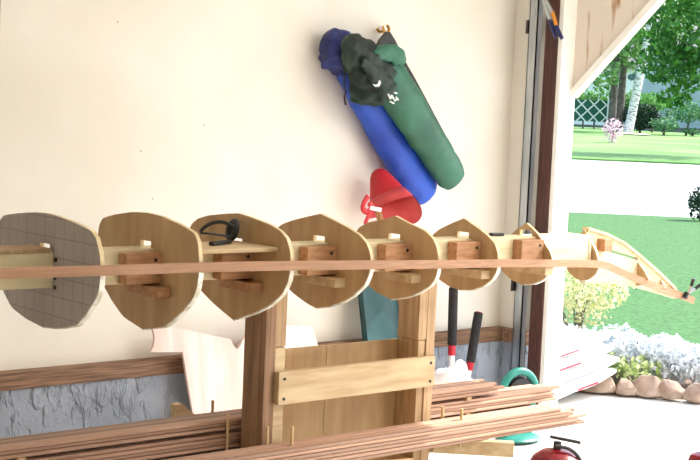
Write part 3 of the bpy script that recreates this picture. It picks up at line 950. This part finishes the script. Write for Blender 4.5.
# road and rising far bank
rd = MB()
for (d0, z0, d1, z1) in ((22.02, .0, 32, .62),):
    rd.prism([far(300, d0, z0), far(1200, d0, z0), far(1200, d1, z1), far(300, d1, z1)], (0, 0, -.1))
struct('road', rd, M['road'])
bk = MB()
bk.prism([far(300, 32.02, .66), far(1200, 32.02, .66), far(1200, 62, 1.33), far(300, 62, 1.33)], (0, 0, -.1))
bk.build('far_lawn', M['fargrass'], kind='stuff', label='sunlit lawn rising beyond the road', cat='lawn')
bk = MB()
bk.prism([far(300, 62.02, 1.33), far(1200, 62.02, 1.33), far(1200, 130, 1.6), far(300, 130, 1.6)], (0, 0, -.1))
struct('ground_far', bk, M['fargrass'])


# rocks edging the bed
ROCK = [(588, 7.15, .10, .085, 1), (614, 7.12, .18, .085, 2), (642, 7.08, .105, .075, 3), (665, 7.06, .135, .105, 4), (689, 7.02, .115, .09, 5), (713, 6.98, .12, .09, 6)]
RL = ['small brown rock tucked against the white sacks', 'long flat-topped tan rock edging the bed, next to the sack-side rock', 'small wedge-shaped rock between the long flat rock and the big rock', 'largest pinkish rock edging the bed under the silver plants', 'pale rock edging the bed, right of the largest rock', 'pale rock at the right end of the edging row']
def boulder(p, w, dp, h, sd):
    t_ = bmesh.new()
    bmesh.ops.create_icosphere(t_, subdivisions=3, radius=1)
    rr = random.Random(sd)
    cuts = [(Vector((rr.uniform(-1, 1), rr.uniform(-1, 1), rr.uniform(-.3, 1))).normalized(), rr.uniform(.55, .85)) for _ in range(9)] + [(Vector((.1, .1, 1)).normalized(), .62)]
    for v in t_.verts:
        q = v.co * 1.12
        for n_, d_ in cuts:
            k = q.dot(n_) - d_
            if k > 0: q = q - n_ * k
        q += q * .06 * noise.noise(q * 4 + Vector((sd, 0, 0)))
        v.co = p + RV * (q.x * w * .56) + Vector((FV.x, FV.y, 0)) * (q.y * dp * .5) + Vector((0, 0, max(q.z, -.72) * h * .74 + h * .53))
    m = MB()
    m._merge(t_)
    return m
for (px, d, w, h, sd), lab in zip(ROCK, RL):
    boulder(far(px, d, 0), w, .12, h, sd).build('rock', M['rock'], label=lab, cat='rock', group='rocks edging the bed')
boulder(far(656, 7.85, .01), .10, .08, .17, 21).build('rock', M['rubber'], label='dark pointed rock among the silver plants in the bed', cat='rock')

# stacked sacks by the jamb
SL = ['lowest white sack of the stack outside the jamb', 'second white sack up in the stack outside the jamb', 'third white sack up in the stack outside the jamb', 'topmost white sack of the stack outside the jamb']
ddir = Vector((.955, .10, .09)).normalized()
fdir = Vector((-.10, .995, 0)).normalized()
udir = ddir.cross(fdir)
for k in range(4):
    cp_ = Vector((5.37 + (0, .03, .0, -.03)[k], 4.67 + .012 * k, .062 + k * .060))
    t_ = bmesh.new()
    bmesh.ops.create_cube(t_, size=2)
    bmesh.ops.subdivide_edges(t_, edges=list(t_.edges), cuts=11, use_grid_fill=True)
    for v in t_.verts:
        x, y, z_ = v.co
        hx = max(0, (abs(x) - .5) / .5) ** 2
        hy = max(0, (abs(y) - .55) / .45) ** 2
        hgt = .0295 * max(.05, 1 - .93 * max(hx, hy)) ** .55
        wob = .004 * noise.noise(Vector((x * 2.3, y * 2.3, k * 5.)))
        bend = .035 * max(0, x - .1) ** 2 - .018 * max(0, -x - .4)
        v.co = cp_ + ddir * (x * .29) + fdir * (y * .205) + udir * (z_ * hgt + bend) + Vector((0, 0, wob))
    m = MB()
    m._merge(t_)
    sk = m.build('sack', M['sack'], smooth='all', label=SL[k], cat='sack', group='stacked white sacks')
    pm = MB()
    xa, xb, hh = ((-.05, .12, .011), (-.20, .06, .009), (-.20, -.01, .010), (-.16, .02, .008))[k]
    b0 = cp_ - fdir * .2065
    pm.bar(b0 + ddir * xa, b0 + ddir * xb + udir * .003, .004, hh, udir)
    pm.build('printed_band', M['print_b'] if k == 1 else M['print_r'], sk, label='faded red print' if k != 1 else 'faded grey print')

# silver plants
SP = [(603, 7.75, .16, 'silver-leaved plant behind the sacks at the left of the bed'), (626, 7.55, .17, 'silver-leaved plant above the long flat rock'), (648, 7.45, .19, 'silver-leaved plant in the middle of the bed above the small wedge rock'), (668, 7.35, .18, 'silver-leaved plant above the largest rock'), (690, 7.3, .19, 'silver-leaved plant at the right of the bed above the pale rock'), (632, 7.95, .16, 'silver-leaved plant at the back of the bed, next to the lawn'), (682, 7.7, .16, 'silver-leaved plant at the back right of the bed by the lawn'), (580, 7.9, .16, 'silver-leaved plant beneath the yellow shrub behind the sacks'), (712, 7.3, .17, 'silver-leaved plant at the far right edge of the bed')]
for i, (px, d, h, lab) in enumerate(SP):
    p = far(px, d, .01)
    m = MB()
    rr = random.Random(i + 40)
    for k in range(16):
        an = rr.uniform(0, 2 * PI)
        sl = rr.uniform(.2, .75)
        tipp = p + Vector((math.cos(an) * sl * h, math.sin(an) * sl * h, h * rr.uniform(.75, 1.15)))
        m.tube([p, p.lerp(tipp, .5) + Vector((0, 0, .02)), tipp], [.004, .003, .002], 5)
    st_ = m
    root = thing('silver_plant', p, lab, 'plant', 'silver plants in the bed')
    st_.build('stems', M['lf_silver'], root)
    MB().leaves(p + Vector((0, 0, h * .75)), (h * .85, h * .85, h * .62), 420, .042, i, fill=.15, up=.4).build('foliage', M['lf_silver'], root)
for i, (px, d, lab) in enumerate(((617, 7.35, 'low lime-leaved plant behind the long flat rock'), (653, 7.22, 'small lime-leaved plant between the silver plants and the rocks'))):
    p = far(px, d, .01)
    root = thing('lime_plant', p, lab, 'plant')
    MB().tube([p, p + Vector((0, 0, .1))], .006, 6).build('stem', M['bark'], root)
    MB().leaves(p + Vector((0, 0, .09)), (.13, .13, .08), 260, .035, i + 70, .1).build('foliage', M['lf_lime'], root)

# yellow shrub
p = far(588, 8.3, .01)
root = thing('variegated_shrub', p, 'pale yellow variegated shrub with thin bare stems behind the white sacks', 'shrub')
m = MB()
rr = random.Random(12)
for k in range(11):
    an = rr.uniform(0, 2 * PI); sl = rr.uniform(.06, .26)
    tp2 = p + Vector((math.cos(an) * sl, math.sin(an) * sl, rr.uniform(.28, .42)))
    m.tube([p, p.lerp(tp2, .5) + Vector((0, 0, .03)), tp2], [.007, .005, .003], 6)
m.build('stems', M['bark'], root)
MB().leaves(p + Vector((.02, -.02, .40)), (.29, .29, .15), 900, .036, 3, .1).leaves(p + Vector((.0, .0, .26)), (.22, .22, .12), 260, .034, 6, .1).build('foliage', M['lf_yel'], root)
p = far(706, 21.2, .02)
MB().tube([p, p + Vector((0, 0, .1))], .02, 6)
root = thing('round_bush', p, 'dark round bush at the right edge by the road', 'bush')
MB().tube([p, p + Vector((0, 0, .12))], .02, 6).build('stem', M['bark'], root)
MB().leaves(p + Vector((0, 0, .28)), (.21, .21, .26), 700, .06, 8, .2).build('foliage', M['lf_dark'], root)


# ------------------------------------------------------------------ across the road
def zf(d): return .66 + (d - 32) * .67 / 30 if d > 32 else max(0, (d - 22) * .062)

def tree(name, px, d, lean, h, r, lab, cat, barkm, leafm, blobs, size, group=None, seed=0):
    p = far(px, d, zf(d))
    root = thing(name, p, lab, cat, group)
    q = far(px + lean, d, zf(d) + h)
    MB().tube([p, p.lerp(q, .5) + Vector((.03, 0, 0)), q], [r, r * .85, r * .6], 12).build('trunk', barkm, root, smooth=True)
    m = MB()
    for i, (bx, bd, bz, rx, rz, n) in enumerate(blobs):
        m.leaves(far(bx, bd, bz), (rx, rx, rz), n, size, seed + i, .25)
    if blobs:
        m.build('crown', leafm, root)
    return root


D1 = 56
def zz(py, d): return EYE + (131 - py) * d / FOC   # height that shows at a photo row
tree('birch_tree', 628, D1, 20, zz(-10, D1) - zf(D1), .19, 'white-barked leaning birch in front of the green hedge', 'tree', M['birch'], M['lf_birch'], [(634, D1 + 1, zz(45, D1), 1.0, .8, 260), (655, D1 + 1, zz(20, D1), 1.5, 1.0, 400)], .26, seed=100)
tree('birch_tree', 611, D1 + 1, 1, zz(-10, D1) - zf(D1), .17, 'dark left trunk of the paired trees beside the lattice fence', 'tree', M['bark'], M['lf_birch'], [(596, D1, zz(75, D1), .9, .7, 240), (606, D1, zz(40, D1), 1.2, .9, 300)], .26, seed=120)
tree('birch_tree', 618.5, D1 + 1.5, 2, zz(-10, D1) - zf(D1), .17, 'grey right trunk of the paired trees, left of the white birch', 'tree', M['bark'], M['lf_birch'], [(622, D1 + 1.5, zz(55, D1), 1.1, .8, 260)], .26, seed=140)
D2 = 36
tree('maple_tree', 752, D2, 0, 3.6, .16, 'big leafy maple whose dark green branches fill the upper right', 'tree', M['bark'], M['lf_maple'], [(668, D2, zz(62, D2), .85, .62, 520), (690, D2, zz(30, D2), 1.2, 1.0, 800), (650, D2 + 1, zz(15, D2), 1.1, .8, 520), (725, D2, zz(70, D2), 1.2, .9, 600), (745, D2, zz(10, D2), 1.7, 1.6, 900), (672, D2, zz(96, D2), .45, .30, 130), (690, D2, zz(-25, D2), 1.6, 1.0, 700)], .21, seed=160)
tree('pine_tree', 646, 74, 0, 4.4, .12, 'bluish conifer before the white house beyond the hedge', 'tree', M['bark'], M['lf_pine'], [(646, 74, zz(78, 74), 1.3, .35, 160), (648, 74, zz(62, 74), .9, .7, 260), (650, 74, zz(40, 74), .7, .8, 220)], .32, seed=180)
tree('shrub_tree', 686, 57, 3, .9, .05, 'small many-stemmed tree before the grey siding', 'tree', M['bark'], M['lf_mid'], [(682, 57, zz(112, 57), .95, .40, 520), (700, 57, zz(108, 57), .8, .45, 380)], .15, seed=200)
tree('flowering_sapling', 612, 44, 1.5, .55, .03, 'little pink flowering sapling on the far lawn', 'sapling', M['bark'], M['lf_pink'], [(613, 44, zz(131, 44), .34, .38, 330), (610, 44, zz(141, 44), .28, .2, 90)], .085, seed=220)


def shrub(name, px, d, zc, rx, rz, n, size, mat, lab, cat, seed):
    p = far(px, d, zf(d))
    root = thing(name, p, lab, cat)
    MB().tube([p, Vector((p.x, p.y, zc))], .05, 6).build('stem', M['bark'], root)
    MB().leaves((p.x, p.y, zc), (rx, rx, rz), n, size, seed, .3).build('foliage', mat, root)


shrub('yew_bush', 640, 57.5, zz(117, 57.5), .80, .55, 2200, .13, M['lf_dark'], 'dark rounded yew bush right of the white birch', 'bush', 31)
shrub('bright_bush', 652, 60, zz(104, 60), .7, .34, 500, .16, M['lf_hedge'], 'light yellow-green bush above the dark yew bush', 'bush', 32)
shrub('low_shrub', 664, 56, zz(124, 56), .62, .30, 500, .13, M['lf_mid'], 'low green shrub at the corner of the grey house', 'shrub', 33)
shrub('low_shrub', 693, 57, zz(130, 57), .45, .14, 160, .12, M['lf_mid'], 'low shrub under the small many-stemmed tree', 'shrub', 34)
# hedge
a, b = far(560, 62, 1.3), far(650, 62, 1.3)
m = MB()
for i in range(9):
    m.leaves(a.lerp(b, i / 8) + Vector((0, 0, zz(103, 62) - 1.3)), (.5, .5, .52), 260, .17, 300 + i, .3)
hg = thing('hedge', a.lerp(b, .5), 'clipped green hedge running behind the lattice fence', 'hedge')
m.build('foliage', M['lf_hedge'], hg)
for i in range(9):
    q = a.lerp(b, i / 8)
    MB().tube([q, q + Vector((0, 0, .6))], .04, 6).build('stem', M['bark'], hg)
# lattice fence
f0, f1 = far(560, 58, 0), far(606, 58, 0)
zb, zt = zz(124, 58), zz(102.8, 58)
fn = thing('lattice_fence', (f0.x, f0.y, zb), 'dark green fence panel with white criss-cross lattice', 'fence')
d_ = (f1 - f0)
nrm = Vector((d_.y, -d_.x, 0)).normalized()
if nrm.dot(FV) > 0: nrm = -nrm
MB().prism([Vector((f0.x, f0.y, zb)), Vector((f1.x, f1.y, zb)), Vector((f1.x, f1.y, zt)), Vector((f0.x, f0.y, zt))], -nrm * .05).build('panel', M['fence'], fn)
m = MB()
H_ = zt - zb
Ld = d_.length
un = d_.normalized()
k = -H_
while k < Ld:
    for s0, s1 in ((k, k + H_), (k + H_, k)):
        za, zb2 = zb, zt
        p_, q_ = s0, s1
        # clip to the panel
        def clip(sa, z0, sb, z1):
            if sa > sb: sa, z0, sb, z1 = sb, z1, sa, z0
            if sb <= 0 or sa >= Ld: return None
            if sa < 0: z0 += (z1 - z0) * (-sa) / (sb - sa); sa = 0
            if sb > Ld: z1 = z0 + (z1 - z0) * (Ld - sa) / (sb - sa); sb = Ld
            return sa, z0, sb, z1
        r_ = clip(p_, za, q_, zb2)
        if r_ and r_[2] - r_[0] > .03:
            A = Vector((f0.x, f0.y, r_[1])) + un * r_[0] + nrm * .02
            B = Vector((f0.x, f0.y, r_[3])) + un * r_[2] + nrm * .02
            m.bar(A, B, .02, .055)
    k += H_ * .58
m.build('lattice', M['lattice'], fn)
MB().box(-.06, .06, -.06, .06, 0, H_ + .06, Matrix.Translation(Vector((f1.x, f1.y, zb)) + un * .07)).build('post', M['lattice'], fn)
# mulch ring
p = far(631, 55, zf(55) + .02)
MB().lathe([(.85, 0), (.5, .05), (.02, .06)], p, n=24).build('mulch_mound', M['mulch'], smooth=True, label='pale mulch mound at the foot of the white birch', cat='mulch')

# houses
def house(name, pxa, pxb, d, zt, lab, wallm, depth=6):
    a, b = far(pxa, d, 1.2), far(pxb, d, 1.2)
    un = (b - a).normalized()
    back = Vector((-un.y, un.x, 0))
    if back.dot(FV) < 0: back = -back
    h = thing(name, a.lerp(b, .5), lab, 'house')
    L = (b - a).length
    mt = Matrix(((un.x, back.x, 0, a.x), (un.y, back.y, 0, a.y), (0, 0, 1, 0), (0, 0, 0, 1)))
    w = MB()
    n = int((zt - 1.55) / .18)
    w.box(0, L, .02, depth, 1.55, zt, mt)
    for i in range(n):
        w.box(0, L, -.0 + 0.0, .03, 1.55 + i * .18 + .02, 1.55 + (i + 1) * .18, mt)
    w.build('wall', wallm, h)
    MB().box(.05, L - .05, .06, depth - .05, .9, 1.55, mt).build('foundation', M['foundation'], h)
    r = MB()
    pr = [(-.4, zt), (depth / 2, zt + 1.6), (depth + .4, zt), (depth + .4, zt + .12), (depth / 2, zt + 1.75), (-.4, zt + .12)]
    pts = [mt @ Vector((-.3, y_, z_)) for y_, z_ in pr]
    r.prism(pts, un * (L + .6))
    r.build('roof', M['roof'], h)
    for fr in (.2, .6):
        x0 = L * fr
        f_ = MB().box(x0, x0 + .9, -.05, .03, 2.2, 3.3, mt).build('window', M['lattice'], h)
        MB().box(x0 + .07, x0 + .83, -.06, -.045, 2.27, 3.23, mt).build('pane', M['glass'], f_)
    return h


house('house', 662, 900, 66, 5.2, 'grey-blue sided house behind the small tree and shrubs', M['siding'])
house('house', 560, 668, 84, zz(70, 84), 'white low house behind the hedge and birch trees', M['siding_w'])
# distant tree mass
for i, (px, d, r, lab) in enumerate(((585, 100, 4, 'tall distant tree over the white house, left of the birches'), (640, 105, 4.5, 'tall distant tree over the white house, right of the birches'))):
    tree('distant_tree', px, d, 0, 5, .3, lab, 'tree', M['bark'], M['lf_mid'], [(px, d, zz(30, d), r, r * .8, 700)], .6, seed=400 + i * 9)

# ------------------------------------------------------------------ light
sun = bpy.data.lights.new('sun', 'SUN')
sun.energy = 5.2
sun.angle = .009
sun.color = (1, .97, .92)
so = bpy.data.objects.new('sun', sun)
el = math.radians(45)
tosun = Vector((math.cos(el) * .970, math.cos(el) * -.243, math.sin(el)))
so.rotation_euler = (-tosun).to_track_quat('-Z', 'Y').to_euler()
COL.objects.link(so)
w = bpy.data.worlds.new('sky')
SC.world = w
w.use_nodes = True
nt = w.node_tree
sky = nt.nodes.new('ShaderNodeTexSky')
sky.sky_type = 'NISHITA'
sky.sun_disc = False
sky.sun_elevation = el
sky.sun_rotation = math.radians(90) - math.atan2(tosun.y, tosun.x)
sky.air_density = 1.2
sky.dust_density = 2.5
bg = nt.nodes['Background']
nt.links.new(sky.outputs[0], bg.inputs['Color'])
bg.inputs['Strength'].default_value = .32

# two added fill lights at the ceiling, above the frame, to brighten the interior
for (x, y, e, lab) in ((4.3, 1.7, 30, 'added white fill light on the ceiling near the opening'), (.6, .4, 2, 'added white fill light on the ceiling behind the camera')):
    f = thing('fill_light', (x, y, 2.40), lab, 'light')
    MB().box(x - .6, x + .6, y - .09, y + .09, 2.44, 2.498, bevel=.006).build('housing', M['white'], f)
    ld = bpy.data.lights.new('fill_lamp', 'AREA')
    ld.shape = 'RECTANGLE'
    ld.size, ld.size_y = 1.15, .14
    ld.energy = e
    ld.color = (1, .95, .86)
    lo_ = bpy.data.objects.new('fill_lamp', ld)
    COL.objects.link(lo_)
    lo_.parent = f
    lo_.location = (0, 0, .03)

SC.view_settings.view_transform = 'Standard'
SC.view_settings.look = 'None'
SC.view_settings.exposure = 0.7
SC.view_settings.gamma = 1
SC.view_settings.use_curve_mapping = False
SC.cycles.max_bounces = 10
SC.cycles.diffuse_bounces = 7
SC.cycles.sample_clamp_indirect = 8
